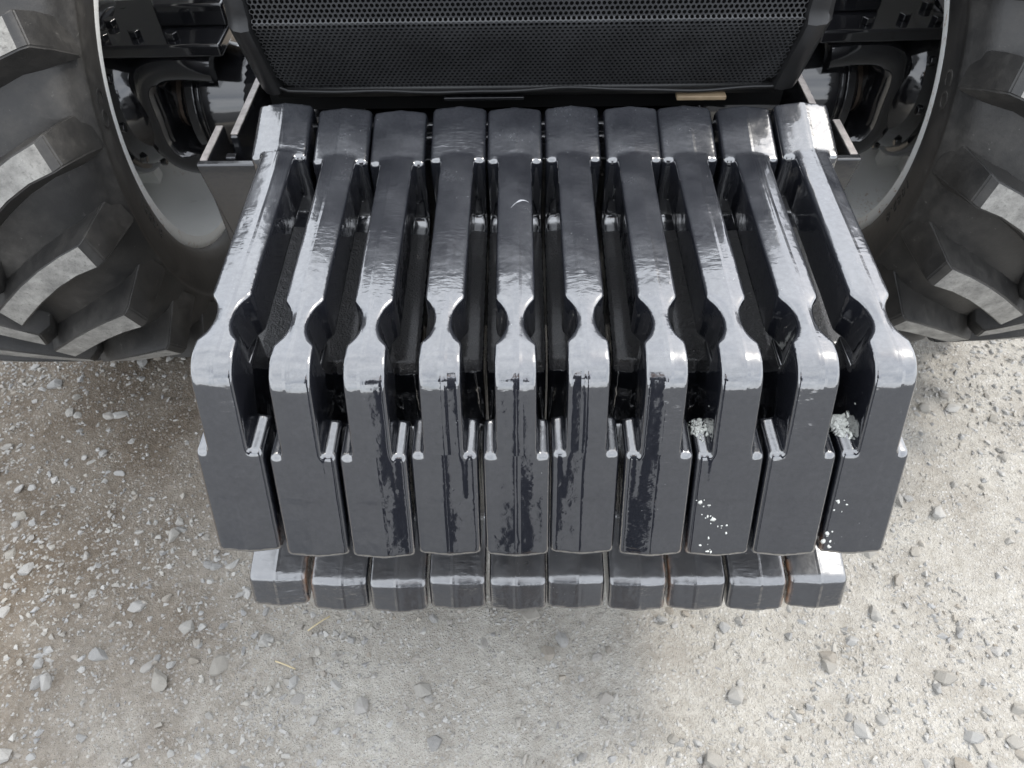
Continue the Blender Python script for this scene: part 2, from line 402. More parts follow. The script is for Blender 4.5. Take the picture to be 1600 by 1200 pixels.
# ------------------------------------------------------------------ suitcase weights
Y0, Z0 = .75, .328
def offset_poly(poly, d):
    n = len(poly); out = []
    area = sum(poly[i][0]*poly[(i+1) % n][1] - poly[(i+1) % n][0]*poly[i][1] for i in range(n))
    sg = 1 if area > 0 else -1
    for i in range(n):
        p0, p1, p2 = (Vector(poly[i-1]), Vector(poly[i]), Vector(poly[(i+1) % n]))
        a = (p1-p0).normalized(); b = (p2-p1).normalized()
        na = Vector((a.y, -a.x))*sg; nb = Vector((b.y, -b.x))*sg
        m = (na+nb).normalized(); k = 1/max(.5, m.dot(na))
        out.append(tuple(p1 + m*d*k))
    return out
def build_weight_meshes():
    prof = [(1.120, .60), (1.124, .796), (1.112, .812), (1.020, .786), (1.008, .783), (1.005, .776), (1.002, .682), (.998, .675), (.990, .6715), (.975, .670), (.738, .647), (.718, .640), (.704, .625), (.698, .600), (.690, .52), (.612, .52),
            (.604, .650), (.594, .661), (.538, .660), (.532, .655), (.472, .512), (.474, .504), (.482, .500), (.560, .47), (.592, .416), (.588, .404), (.496, .388), (.487, .383),
            (.467, .336), (.474, .328), (.96, .328), (.99, .36), (1.04, .60)]
    prof = [(y-Y0, z-Z0) for y, z in prof]
    bm = bmesh.new()
    W = .0437
    rings = []
    for x, d in ((-W, -.0062), (-W+.0014, -.0036), (-W+.0048, -.0018), (-.0012, .0019), (.0012, .0019), (W-.0048, -.0018), (W-.0014, -.0036), (W, -.0062)):
        rings.append([bm.verts.new((x, *p)) for p in offset_poly(prof, d)])
    fs = [bm.faces.new(rings[0]), bm.faces.new(rings[-1])]; n = len(prof)
    for a, b in zip(rings, rings[1:]):
        for i in range(n): fs.append(bm.faces.new((a[i], a[(i+1) % n], b[(i+1) % n], b[i])))
    bmesh.ops.recalc_face_normals(bm, faces=fs)
    add_box(bm, (0, .652-Y0, .59-Z0), (.022, .12, .20))  # web added across the hand hole to block light leaking through
    # handle: loft along the top and round the nose
    dirf = Vector((-.1, -.243)).normalized(); corner = Vector((.5806, .776)); r = .045; tl = r*math.tan(R(33.8))
    path = [Vector((1.075, .800)), Vector((1.02, .786))] + [Vector((1.02 + (.613-1.02)*t, .786 + (.776-.786)*t)) for t in np.linspace(.02, 1, 70)]
    p0 = corner + Vector((tl, 0)); cen = p0 + Vector((0, -r))
    for t in np.linspace(.08, 1, 12):
        a = R(90) + R(67.6)*t
        path.append(cen + Vector((math.cos(a), math.sin(a)))*r)
    pe = path[-1]
    path += [pe + dirf*l for l in np.linspace(.01, .165, 18)]
    prev = None; hf = []
    for i, p in enumerate(path):
        t = (path[min(i+1, len(path)-1)] - path[max(i-1, 0)]).normalized(); nn = Vector((t.y, -t.x))*-1
        if nn.dot(p - Vector((.85, .60))) < 0: nn = -nn
        hw = .0262
        u = (p.x - .664)/.047
        if p.y > .77 and abs(u) < 1: hw = min(hw, .046 - .0342*math.sqrt(1-u*u))
        if p.y < .72: hw += .0008 if p.y < .66 else 0
        th = .072 if p.y > .74 else .072 - .02*min(1, (.74-p.y)/.08)
        sec = [(-hw-.0008, -th), (-hw, -.0036), (-hw+.0018, -.0008), (0, .0019), (hw-.0018, -.0008), (hw, -.0036), (hw+.0008, -th)]
        ring = [bm.verts.new((x, p.x + nn.x*d - Y0, p.y + nn.y*d - Z0)) for x, d in sec]
        if prev:
            for k in range(7): hf.append(bm.faces.new((prev[k], prev[(k+1) % 7], ring[(k+1) % 7], ring[k])))
        else: hf.append(bm.faces.new(ring))
        prev = ring
    hf.append(bm.faces.new(prev)); bmesh.ops.recalc_face_normals(bm, faces=hf)
    src = bm_mesh(bm, 'weight_source', False)
    o = bpy.data.objects.new('weight_source', src); COL.objects.link(o)
    m = o.modifiers.new('r', 'REMESH'); m.mode = 'VOXEL'; m.voxel_size = .0023
    m = o.modifiers.new('s', 'SMOOTH'); m.factor = .5; m.iterations = 9
    dg = bpy.context.evaluated_depsgraph_get(); ev = o.evaluated_get(dg)
    full = bpy.data.meshes.new_from_object(ev); bpy.data.objects.remove(o)
    full.shade_smooth()
    nv, nf = len(full.vertices), len(full.polygons)
    co = np.empty(nv*3, np.float32); full.vertices.foreach_get('co', co); co = co.reshape(-1, 3)
    no = np.empty(nv*3, np.float32); full.vertices.foreach_get('normal', no); no = no.reshape(-1, 3)
    faces = [tuple(p.vertices) for p in full.polygons]
    cen = np.array([co[list(f)].mean(0) for f in faces]); fn = np.array([no[list(f)].mean(0) for f in faces])
    y, z = cen[:, 1] + Y0, cen[:, 2] + Z0
    front = .472 + (z-.512)*(.1/.243)
    slot = (np.abs(cen[:, 0]) < .0305) & (y < 1.014) & (z > np.where(y < .70, .6625, .645 + .096*(y-.714) + .016))
    foot = (z < .43) & (y < .62)
    cast = (y < .975) & (y > .697) & (z > .61) & ~slot & (z > .60) & (z < .645 + .096*(y-.714) + .012) & (fn[:, 2] > .5)
    part = np.zeros(len(faces), int); part[slot] = 1; part[foot] = 2; part[cast & (part == 0)] = 3
    out = []
    for k, (nm, mt) in enumerate((('body', WEIGHT), ('handle', WEIGHT), ('foot', FOOT), ('pocket_floor', CAST))):
        fi = [faces[i] for i in np.nonzero(part == k)[0]]
        used = np.unique(np.array([v for f in fi for v in f])); rm = np.full(nv, -1); rm[used] = np.arange(len(used))
        me = bpy.data.meshes.new(nm); me.from_pydata(co[used].tolist(), [], [[int(rm[v]) for v in f] for f in fi])
        me.shade_smooth(); me.normals_split_custom_set_from_vertices(no[used].tolist()); me.materials.append(mt)
        out.append((nm, me))
    bvh = BVHTree.FromPolygons([Vector(c) for c in co.tolist()], faces)
    bpy.data.meshes.remove(full)
    return out, bvh
WM, WBVH = build_weight_meshes()
WX = [-.46 + .092*(i+.5) for i in range(10)]
WLAB = ['leftmost black suitcase weight, set slightly higher than the rest beside the left bracket plate',
        'second black suitcase weight from the left, with rust in the gap on its left',
        'third black suitcase weight from the left, with wide gaps on both sides of its front',
        'fourth black suitcase weight from the left, just left of the weight with the scuffed handle',
        'fifth black suitcase weight from the left, with a pale curved scuff across its handle',
        'sixth black suitcase weight from the left, just right of the weight with the scuffed handle',
        'seventh black suitcase weight from the left, with rust at the right corner of its foot',
        'eighth black suitcase weight from the left, with white droppings on its left ledge and front',
        'ninth black suitcase weight from the left, with a rough patch beside its handle notch',
        'rightmost black suitcase weight, sun glaring on its right shoulder and droppings piled in its pocket']
# dx, dy, dz, tilt(deg about x), turn(deg about z), rust (sign = side)
WJ = [(-.002, .006, .008, .35, .25, .7), (.001, .001, .001, .25, .1, -.9), (-.0004, -.003, -.001, -.25, .3, .15), (.0012, .002, .0015, .15, -.25, .1), (.0008, 0, 0, 0, .15, .1),
      (-.0008, .002, .001, -.15, -.2, .1), (.0016, -.002, .0015, -.2, -.3, 1.0), (-.0004, .0015, -.001, .2, .2, -1.0), (.001, -.001, -.001, -.2, -.3, 1.0), (.0015, .003, .0015, .25, -.2, -1.0)]
weights = []
for i in range(10):
    dx, dy, dz, tl, tu, ru = WJ[i]
    w = empty('suitcase_weight', (WX[i]+dx, Y0+dy, Z0+dz)); w.rotation_euler = (R(tl), 0, R(tu))
    tag(w, WLAB[i], 'weight', 'row of black suitcase weights on the tractor front')
    for nm, me in WM:
        o = bpy.data.objects.new(nm, me); COL.objects.link(o); o.parent = w; o['rust'] = ru
    weights.append(w)

def splat(w, spots, n, spread, size, seed, name='dropping'):
    """chalky blobs resting on the surface of a weight: spots are local (x, y-from-world, z start)"""
    rr = random.Random(seed); V, F, off = [], [], 0
    ico = bmesh.new(); bmesh.ops.create_icosphere(ico, subdivisions=1, radius=1); ico.verts.ensure_lookup_table(); ico.verts.index_update()
    bv = np.array([v.co[:] for v in ico.verts]); bf = np.array([[v.index for v in f.verts] for f in ico.faces]); ico.free()
    for (x, y, d) in spots:
        for _ in range(n):
            px, py = x + rr.gauss(0, spread), y + rr.gauss(0, spread)
            hit = WBVH.ray_cast(Vector((px, py-Y0, .52)) if d == 'down' else Vector((px, -.4, py-Z0)), Vector((0, .15, -1)).normalized() if d == 'down' else Vector((0, 1, -.3)).normalized())
            if hit[0] is None or (d == 'down' and hit[0].z > .70 - Z0): continue
            s = size*min(1.7, math.exp(rr.gauss(0, .6))); q = hit[1].to_track_quat('Z', 'Y').to_matrix()
            v = bv*np.array([s*rr.uniform(.5, 1.6), s*rr.uniform(.5, 1.6), s*.38]) * (1 + .34*np.array([[rr.gauss(0, 1)] for _ in bv]))
            V.append(v @ np.array(q).T + np.array(hit[0]) + np.array(hit[1])*s*.15); F.append(bf + off); off += len(bv)
    me = bpy.data.meshes.new(name); me.from_pydata(np.concatenate(V).tolist(), [], np.concatenate(F).tolist()); me.shade_smooth()
    return tag(link(name, me, w, DROP), kind='stuff')
splat(weights[9], [(-.036, .547, 'down'), (-.034, .558, 'down'), (-.036, .572, 'down'), (-.037, .588, 'down')], 150, .0068, .0019, 1)
splat(weights[9], [(-.0385, .592, 'down'), (-.038, .585, 'down')], 30, .006, .002, 2)
splat(weights[7], [(-.036, .555, 'down'), (-.034, .548, 'down')], 60, .006, .0015, 3)
splat(weights[7], [(-.028, .64, 'front'), (-.02, .615, 'front'), (-.005, .60, 'front'), (-.018, .56, 'front')], 6, .006, .0013, 4)
splat(weights[7], [(.036, .70, 'down'), (.037, .725, 'down')], 90, .006, .0017, 5)
splat(weights[9], [(-.03, .63, 'front'), (-.038, .57, 'front')], 6, .006, .0016, 6)
def scuff():
    me = None; rr = random.Random(4); V, F = [], []
    for k in range(15):
        t = k/14; x = -.006 + .026*t; y = .885 + .018*math.sin(t*2.2)
        h = WBVH.ray_cast(Vector((x, y-Y0, .6)), Vector((0, 0, -1))); wd = .0016*math.sin(math.pi*(.1+.8*t))*rr.uniform(.6, 1.4)
        for s_ in (-1, 1): V.append((x, h[0].y + s_*wd, h[0].z + .0004))
        if k: F.append((2*k-2, 2*k-1, 2*k+1, 2*k))
    me = bpy.data.meshes.new('scuff_mark'); me.from_pydata(V, [], F); link('scuff_mark', me, weights[4], mat_simple('pale_scuff', (.30, .31, .33), .5, .5))
scuff()

# ------------------------------------------------------------------ tractor
TX, TY, TROT = -.0375, 1.60, R(1.3)
tractor = empty('tractor', (TX, TY, 0), TROT)
tag(tractor, 'black tractor front with mesh grille, white rims and lugged tyres behind the weights', 'tractor')
bpy.context.view_layer.update()
TINV = tractor.matrix_world.inverted()
def wpart(name, me, mat):          # mesh in world coordinates, child of the tractor
    o = link(name, me, None, mat); o.parent = tractor; o.matrix_parent_inverse = TINV; return o
def tpart(name, me, mat, parent=None):  # mesh in tractor coordinates
    return link(name, me, parent or tractor, mat)

# grille: a perforated sheet folded along one line
GX0, GX1 = -.447, .397
def gprof(s):
    """s along the sheet from the bottom edge; returns y, z, normal(y,z)"""
    a0 = Vector((1.198, .803)); d0 = Vector((-.066, .136)).normalized(); L0 = .146
    d1 = Vector((.015, .20)).normalized(); rr = .006
    if s > L0 + .006:
        ds = Vector((.8, .6)); k = min(s-L0-.006, .010); p = a0 + d0*(L0+.003) + ds*k; t = ds
        if s > L0 + .016: p = p + d1*(s-L0-.016); t = d1
        return p, Vector((-t.y, t.x))
    if s < L0 - rr: p = a0 + d0*s; t = d0
    elif s > L0 + rr: p = a0 + d0*L0 + d1*(s-L0); t = d1
    else:
        k = (s - (L0-rr))/(2*rr); p = (a0 + d0*(L0-rr))*(1-k)**2 + (a0+d0*L0)*2*k*(1-k) + (a0+d0*L0+d1*rr)*k*k
        t = (d0*(1-k) + d1*k).normalized()
    return p, Vector((-t.y, t.x))
def build_grille():
    pit = .0081; V, F = [], []
    rows = int(.33/(pit*.866)); cols = int((GX1-GX0)/pit)
    for j in range(rows):
        s = .006 + j*pit*.866
        for i in range(cols):
            x = GX0 + .006 + (i + .5*(j % 2))*pit
            if x > GX1-.004: continue
            if s < .03 and (x < GX0 + .03 - s or x > GX1 - .03 + s): continue
            b = len(V)
            for ring, (rad, dep) in enumerate(((pit*.5774, 0), (pit*.385, .0), (pit*.385, .0018))):
                for k in range(8 if ring else 6):
                    pass
            outer = []; n = 6
            for k in range(n):
                a = R(60*k+30); outer.append((pit*.5785*math.cos(a), pit*.5785*math.sin(a)))
            inner = [(pit*.375*math.cos(R(60*k+30)), pit*.375*math.sin(R(60*k+30))) for k in range(n)]
            mids = [(pit*.375*math.cos(R(60*k+60)), pit*.375*math.sin(R(60*k+60))) for k in range(n)]
            for lst, dep in ((outer, 0), (inner, 0), (mids, 0), (inner, .002), (mids, .002)):
                for (u, v) in lst:
                    p, nn = gprof(s+v); q = p - nn*dep; V.append((x+u, q.x, q.y))
            for k in range(6):
                k2 = (k+1) % 6
                F.append((b+k, b+k2, b+6+k2, b+12+k)); F.append((b+k, b+12+k, b+6+k))
                F.append((b+6+k, b+12+k, b+24+k, b+18+k)); F.append((b+12+k, b+6+k2, b+18+k2, b+24+k))
    me = bpy.data.meshes.new('grille_mesh'); me.from_pydata(V, [], F)
    return me
wpart('grille_mesh', build_grille(), MESHM)
def build_posts():
    for sgn, xi0, xo0, xi1, xo1 in ((-1, -.444, -.482, -.446, -.484), (1, .392, .436, .394, .436)):
        bm = bmesh.new(); prev = None; fs = []
        for s in np.linspace(-.004, .34, 24):
            p, nn = gprof(s); t = (s+.004)/.344
            xi = xi0 + (xi1-xi0)*t; xo = xo0 + (xo1-xo0)*t
            sec = [(xi, -.004), (xi + sgn*.004, .007), (xi + sgn*.016, .010), (xo - sgn*.010, .006), (xo, -.006), (xo, -.07), (xi, -.07)]
            ring = [bm.verts.new((x, p.x + nn.x*d, p.y + nn.y*d)) for x, d in sec]
            if prev:
                for k in range(7): fs.append(bm.faces.new((prev[k], prev[(k+1) % 7], ring[(k+1) % 7], ring[k])))
            else: fs.append(bm.faces.new(ring))
            prev = ring
        fs.append(bm.faces.new(prev)); bmesh.ops.recalc_face_normals(bm, faces=fs)
        bevel(wpart('grille_post', bm_mesh(bm, 'grille_post'), PLASTIC), .003, 2)
build_posts()
def build_seal():
    bm = bmesh.new(); pts = []
    for x in np.linspace(-.465, .43, 60):
        e = min(abs(x+.465), abs(x-.43)); up = .028*max(0, 1-e/.035)**2
        pts.append((x, 1.197 + .002*math.sin(x*21) - up*.3, .797 + .0025*math.sin(x*15+1) + .001*math.sin(x*40) + up))
    add_tube(bm, pts, .0036, 8)
    add_prism(bm, [(1.1975, .805), (1.204, .806), (1.215, .785), (1.2065, .783)], 'x', GX0-.01, GX1+.005)
    wpart('rubber_seal', bm_mesh(bm, 'rubber_seal'), PLASTIC)
    bm = bmesh.new(); add_box(bm, (.275, 1.20, .782), (.085, .02, .008)); bevel(wpart('clip_plate', bm_mesh(bm, 'clip_plate', False), TAN), .002)
    bm = bmesh.new(); add_box(bm, (-.10, 1.21, .778), (.14, .014, .006)); bevel(wpart('clip_plate', bm_mesh(bm, 'clip_plate', False), BRACKET), .002)
build_seal()
def build_hood():
    # dark box of the radiator behind the mesh
    bm = bmesh.new(); add_box(bm, (-.027, 1.47, .955), (.93, .42, .45))
    wpart('radiator', bm_mesh(bm, 'radiator', False), DARK)
    bm = bmesh.new(); prev = None; fs = []
    for y, zt, w, zb in ((1.165, 1.135, .455, 1.11), (1.17, 1.19, .46, 1.05), (1.20, 1.235, .465, .97), (1.30, 1.29, .47, .93), (1.6, 1.38, .48, .92), (2.2, 1.50, .50, .92), (3.0, 1.56, .52, .92)):
        sec = []
        for k in range(17):
            a = math.pi*k/16; c, s_ = math.cos(a), math.sin(a)
            sec.append((-.027 + w*math.copysign(abs(c)**.45, c), zb + (zt-zb)*abs(s_)**.45))
        ring = [bm.verts.new((x, y, z)) for x, z in sec]
        if prev:
            for k in range(16): fs.append(bm.faces.new((prev[k], prev[k+1], ring[k+1], ring[k])))
        prev = ring
    bmesh.ops.recalc_face_normals(bm, faces=fs)
    wpart('hood', bm_mesh(bm, 'hood'), HOODM)
    bm = bmesh.new()
    add_box(bm, (-.03, 1.98, .54), (.44, 1.5, .30)); add_box(bm, (-.03, 1.45, .69), (.62, .40, .03)); add_box(bm, (-.03, 1.36, .58), (.70, .10, .20))
    bevel(wpart('front_frame', bm_mesh(bm, 'front_frame', False), GLOSS), .012, 3)
    bm = bmesh.new(); add_box(bm, (-.03, 2.3, .95), (.62, 1.2, .5))
    wpart('engine', bm_mesh(bm, 'engine', False), DARK)
build_hood()
def plate(bm, poly, x0, x1): add_prism(bm, poly, 'x', x0, x1)
def build_bracket():
    bm = bmesh.new()
    for sgn, xo, xi in ((-1, -.553, -.516), (1, .500, .468)):
        e = sgn*.007
        plate(bm, [(1.045, .762), (1.155, .762), (1.155, .60), (1.075, .50), (1.045, .56)], xo - e, xo + e)
        plate(bm, [(1.105, .770), (1.33, .770), (1.33, .56), (1.105, .56)], xi - e, xi + e)
        add_prism(bm, [(xo + sgn*.009, .764), (xi - sgn*.10, .764), (xi - sgn*.10, .54), (xo - sgn*.02, .54)], 'y', 1.032, 1.046)
    add_box(bm, (-.02, 1.165, .49), (.96, .05, .42))
    o = bevel(wpart('weight_bracket', bm_mesh(bm, 'weight_bracket', False), BRACKET), .0035, 2)
    for sgn, xo, xi in ((-1, -.553, -.516), (1, .500, .468)):
        bm = bmesh.new()
        add_box(bm, (xo, 1.098, .7630), (.0125, .104, .003)); add_box(bm, (xi, 1.215, .7710), (.0125, .21, .003))  # pale top strips carry the painted-in sky light
        bevel(link('plate_edge', bm_mesh(bm, 'plate_edge', False), o, EDGEM), .0012, 1)
        bm = bmesh.new(); add_lathe(bm, [(xi - sgn*.0, .011), (xi + sgn*.016, .011), (xi + sgn*.018, .008)], 6, 1.09, .735)
        link('bolt', bm_mesh(bm, 'bolt', False), o, GLOSS)
build_bracket()

# axle, in tractor coordinates with y measured from the axle line; s = side
AZ = .60
def mx(bm):
    bmesh.ops.transform(bm, matrix=Matrix.Diagonal((-1, 1, 1, 1)), verts=bm.verts); bmesh.ops.reverse_faces(bm, faces=bm.faces)
def build_axle():
    bm = bmesh.new()
    add_lathe(bm, [(-.62, .112), (-.5, .118), (-.3, .125), (.3, .125), (.5, .118), (.62, .112)], 40, 0, AZ-.025)
    o = tpart('front_axle', bm_mesh(bm, 'front_axle'), GLOSS); bevel(o, .004, 2, 40)
    for s in (-1, 1):
        bm = bmesh.new()
        add_lathe(bm, [(.55, .108), (.60, .112), (.645, .122), (.684, .125), (.690, .114), (.695, .114), (.699, .124), (.718, .124), (.723, .116), (.727, .075), (.76, .06)], 44, 0, AZ-.022)
        if s < 0: mx(bm)
        bevel(tpart('axle_flange', bm_mesh(bm, 'axle_flange'), GLOSS, o), .003, 2, 40)
        bm = bmesh.new()     # drive joint inside the yoke
        bmesh.ops.create_uvsphere(bm, u_segments=24, v_segments=14, radius=.065, matrix=Matrix.Translation((.742, 0, AZ-.02)))
        if s < 0: mx(bm)
        tpart('drive_joint', bm_mesh(bm, 'drive_joint'), mat_joint, o)
        bm = bmesh.new()     # C-shaped steering yoke
        # rounded section swept round the C
        ctl = [(.640, .098), (.70, .104), (.755, .100), (.790, .075), (.802, .03), (.804, -.03), (.797, -.075), (.768, -.112), (.70, -.126), (.640, -.124)]
        pts = []
        for i in range(len(ctl)-1):
            p0, p1, p2, p3 = (Vector(ctl[max(0, min(len(ctl)-1, j))]) for j in (i-1, i, i+1, i+2))
            for t in (0, .25, .5, .75):
                pts.append(.5*((2*p1) + (p2-p0)*t + (2*p0-5*p1+4*p2-p3)*t*t + (3*p1-p0-3*p2+p3)*t**3))
        pts.append(Vector(ctl[-1])); prev = None; fs = []
        for i, q in enumerate(pts):
            tg = (pts[min(i+1, len(pts)-1)] - pts[max(0, i-1)]).normalized(); nn = Vector((-tg.y, tg.x)); hw = .036 + .012*max(0, 1-abs(q.y)/.10)
            ring = []
            for k in range(20):
                a_ = 2*math.pi*k/20; c_, s_ = math.cos(a_), math.sin(a_)
                u = hw*math.copysign(abs(c_)**.55, c_); v = .125*math.copysign(abs(s_)**.55, s_)
                ring.append(bm.verts.new((q.x + nn.x*u, v, AZ + q.y + nn.y*u)))
            if prev:
                for k in range(20): fs.append(bm.faces.new((prev[k], prev[(k+1) % 20], ring[(k+1) % 20], ring[k])))
            else: fs.append(bm.faces.new(ring))
            prev = ring
        fs.append(bm.faces.new(prev)); bmesh.ops.recalc_face_normals(bm, faces=fs)
        add_lathe(bm, [(.785, .09), (.795, .118), (.81, .132), (.835, .148), (.858, .160), (.868, .160), (.875, .150)], 44, 0, AZ)
        if s < 0: mx(bm)
        y = tpart('steering_yoke', bm_mesh(bm, 'steering_yoke'), GLOSS, o); y.data.set_sharp_from_angle(angle=R(50))
        bm = bmesh.new()     # hub drum behind
        add_lathe(bm, [(.862, .12), (.868, .172), (.875, .180), (.895, .182), (.90, .170), (.912, .170), (.916, .182), (.945, .182), (.95, .168), (.985, .16)], 48, 0, AZ)
        for k in range(10):
            a = 2*math.pi*k/10
            add_lathe(bm, [(.842, .010), (.856, .010)], 6, .160*math.cos(a), AZ + .160*math.sin(a))
        if s < 0: mx(bm)
        bevel(tpart('hub_drum', bm_mesh(bm, 'hub_drum'), GLOSS, o), .003, 2, 30)
        bm = bmesh.new()     # steering arm plate with bolts on top
        add_prism(bm, [(.60, -.13), (.86, -.13), (.885, -.06), (.885, .09), (.60, .12)], 'z', AZ+.134, AZ+.160)
        add_prism(bm, [(.60, -.05), (.74, -.05), (.80, .09), (.60, .10)], 'z', AZ+.160, AZ+.205)
        if s < 0: mx(bm)
        arm = bevel(tpart('steering_arm', bm_mesh(bm, 'steering_arm', False), GLOSS, o), .006, 2)
    # the bolts are pieces of the axle too
    for s in (-1, 1):
        for (bx, by, bz) in ((.84, -.10, AZ+.160), (.78, -.085, AZ+.160), (.845, -.035, AZ+.160), (.70, -.10, AZ+.160)):
            bm = bmesh.new()
            add_prism(bm, [(s*bx + .013*math.cos(R(60*k)), by + .013*math.sin(R(60*k))) for k in range(6)], 'z', bz, bz+.014)
            bevel(tpart('bolt', bm_mesh(bm, 'bolt', False), GLOSS, o), .002, 1)
mat_joint = mat_simple('greasy_joint', (.075, .058, .045), .3, .5, (60, .3, .003), .6, 0, 18)
build_axle()

# wheels
NL = 22; RT = .62
def tyre_mesh():
    # (x, r) from the inner bead round the tread to the outer bead; x measured from the inner rim flange outwards
    prof = [(.030, .352), (-.002, .366), (-.014, .375), (-.022, .395), (-.032, .430), (-.036, .462), (-.034, .470), (-.0385, .474), (-.0385, .481), (-.034, .486), (-.028, .510), (-.014, .532),
            (.020, .553), (.07, .566), (.13, .574), (.20, .576)]
    full = prof + [(.40-x, r) for x, r in prof[::-1][1:]]
    bm = bmesh.new(); add_lathe(bm, full, 120, 0, 0, False)
    return bm
def lug_mesh(off):
    """one bar of the tread: angle 0 at its shoulder end"""
    bm = bmesh.new(); prev = None; fs = []
    rows = [(-.034, 2.6, .500, .490, 3.2, 3.6), (-.030, 2.2, .560, .50, 2.8, 3.6), (-.024, 1.6, .607, .515, 2.4, 3.6), (-.014, .9, RT-.003, .53, 2.25, 3.6), (.030, -.9, RT-.001, .545, 2.1, 3.5), (.075, -3.4, RT, .555, 2.1, 3.5),
            (.125, -6.8, RT+.001, .56, 2.2, 3.7), (.175, -10.8, RT+.002, .565, 2.3, 3.9), (.205, -13.4, RT+.002, .565, 2.4, 4.0), (.216, -14.3, .598, .565, 2.4, 3.9)]
    for x, a, rt, rb, wt, wb in rows:
        ring = []
        for da, r, dx in ((wb, rb, 0), (wt, rt, 0), (-wt, rt, 0), (-wb, rb, 0)):
            t = R(a + da*1.0 + off); ring.append(bm.verts.new((x + da*.0032, -r*math.cos(t), r*math.sin(t))))
        if prev:
            for k in range(3):
                f = bm.faces.new((prev[k], prev[k+1], ring[k+1], ring[k])); fs.append(f)
                if k == 1 and x > -.013 and x < .21: f.material_index = 1
        else: fs.append(bm.faces.new(ring))
        prev = ring
    fs.append(bm.faces.new(prev)); bmesh.ops.recalc_face_normals(bm, faces=fs)
    return bm
def raised_text(txt, size):
    cu = bpy.data.curves.new('letters', 'FONT'); cu.body = txt; cu.size = size; cu.extrude = .0012; cu.space_character = 1.25
    o = bpy.data.objects.new('letters', cu); COL.objects.link(o)
    me = bpy.data.meshes.new_from_object(o.evaluated_get(bpy.context.evaluated_depsgraph_get())); bpy.data.objects.remove(o)
    return me
def side_x(r):
    P = [(.366, -.002), (.375, -.014), (.395, -.022), (.430, -.032), (.462, -.036), (.52, -.025)]
    return float(np.interp(r, [p[0] for p in P], [p[1] for p in P]))
def wrap_text(txt, size, rad, a0, sgn, d):
    """raised letters following the sidewall: baseline radius rad, first letter at angle a0 (deg above forward), running downwards"""
    me = raised_text(txt, size); n = len(me.vertices); co = np.empty(n*3); me.vertices.foreach_get('co', co); co = co.reshape(-1, 3)
    out = []
    for u, v, w in co:
        t = R(a0) - u/rad; r = rad + v
        out.append((sgn*(d + side_x(r) - .0006 - w), -r*math.cos(t), r*math.sin(t)))
    me.vertices.foreach_set('co', np.array(out).ravel())
    if sgn > 0: me.flip_normals()
    return me
def build_wheel(s, phase):
    d = .7625
    bm = bmesh.new()
    prof = [(d-.002, .338), (d-.004, .352), (d, .366), (d+.006, .370), (d+.012, .366), (d+.014, .352), (d+.05, .346), (d+.10, .345), (d+.16, .318), (d+.20, .312), (d+.385, .346), (d+.39, .37), (d+.396, .366), (d+.393, .338),
            (d+.36, .325), (d+.24, .296), (d+.235, .14), (d+.222, .14), (d+.222, .298), (d+.19, .300), (d+.15, .306), (d+.095, .330), (d+.04, .333), (d-.002, .338)]
    add_lathe(bm, prof, 96, 0, 0, False); bmesh.ops.recalc_face_normals(bm, faces=bm.faces)
    # mounting lugs inside the barrel
    for k in range(8):
        a = 2*math.pi*(k+.3)/8
        q = Matrix.Rotation(-a, 3, 'X')
        add_box(bm, (d+.20, math.sin(a+math.pi/2)*.285, math.sin(a)*.285*1.0), (.05, .05, .035), Matrix.Rotation(a, 3, 'X'))
    if s < 0: mx(bm)
    wh = tpart('front_wheel', bm_mesh(bm, 'front_wheel'), RIM); wh.location = (0, 0, RT - .006); bevel(wh, .002, 1, 50)
    bm = tyre_mesh(); bmesh.ops.translate(bm, vec=(d, 0, 0), verts=bm.verts)
    bmesh.ops.recalc_face_normals(bm, faces=bm.faces)
    if s < 0: mx(bm)
    tpart('tyre', bm_mesh(bm, 'tyre'), RUBBER, wh)
    base = []
    for half in (0, 1):
        bm = lug_mesh(0)
        if half: bmesh.ops.transform(bm, matrix=Matrix.Translation((.40, 0, 0)) @ Matrix.Diagonal((-1, 1, 1, 1)), verts=bm.verts); bmesh.ops.reverse_faces(bm, faces=bm.faces)
        bmesh.ops.translate(bm, vec=(d, 0, 0), verts=bm.verts)
        if s < 0: mx(bm)
        g = bmesh.ops.bevel(bm, geom=[e for e in bm.edges if e.calc_face_angle(0) > R(28)], offset=.009, segments=3, affect='EDGES', clamp_overlap=True)
        me = bm_mesh(bm, 'tread_lug', True); me.materials.append(RUBBER); me.materials.append(LUGFACE)
        me.set_sharp_from_angle(angle=R(40))
        base.append(me)
    for k in range(NL):
        for half in (0, 1):
            o = bpy.data.objects.new('tread_lug', base[half]); COL.objects.link(o); o.parent = wh
            o.rotation_euler = (-R(phase + 360/NL*(k + .5*half)), 0, 0)
    for txt, size, rad, a0 in (('CO', .040, .425, 27), ('1882.8', .030, .400, -2)):
        tpart('raised_lettering', wrap_text(txt, size, rad, a0, s, d), RUBBER, wh)
    return wh
build_wheel(-1, 17)
build_wheel(1, 8)

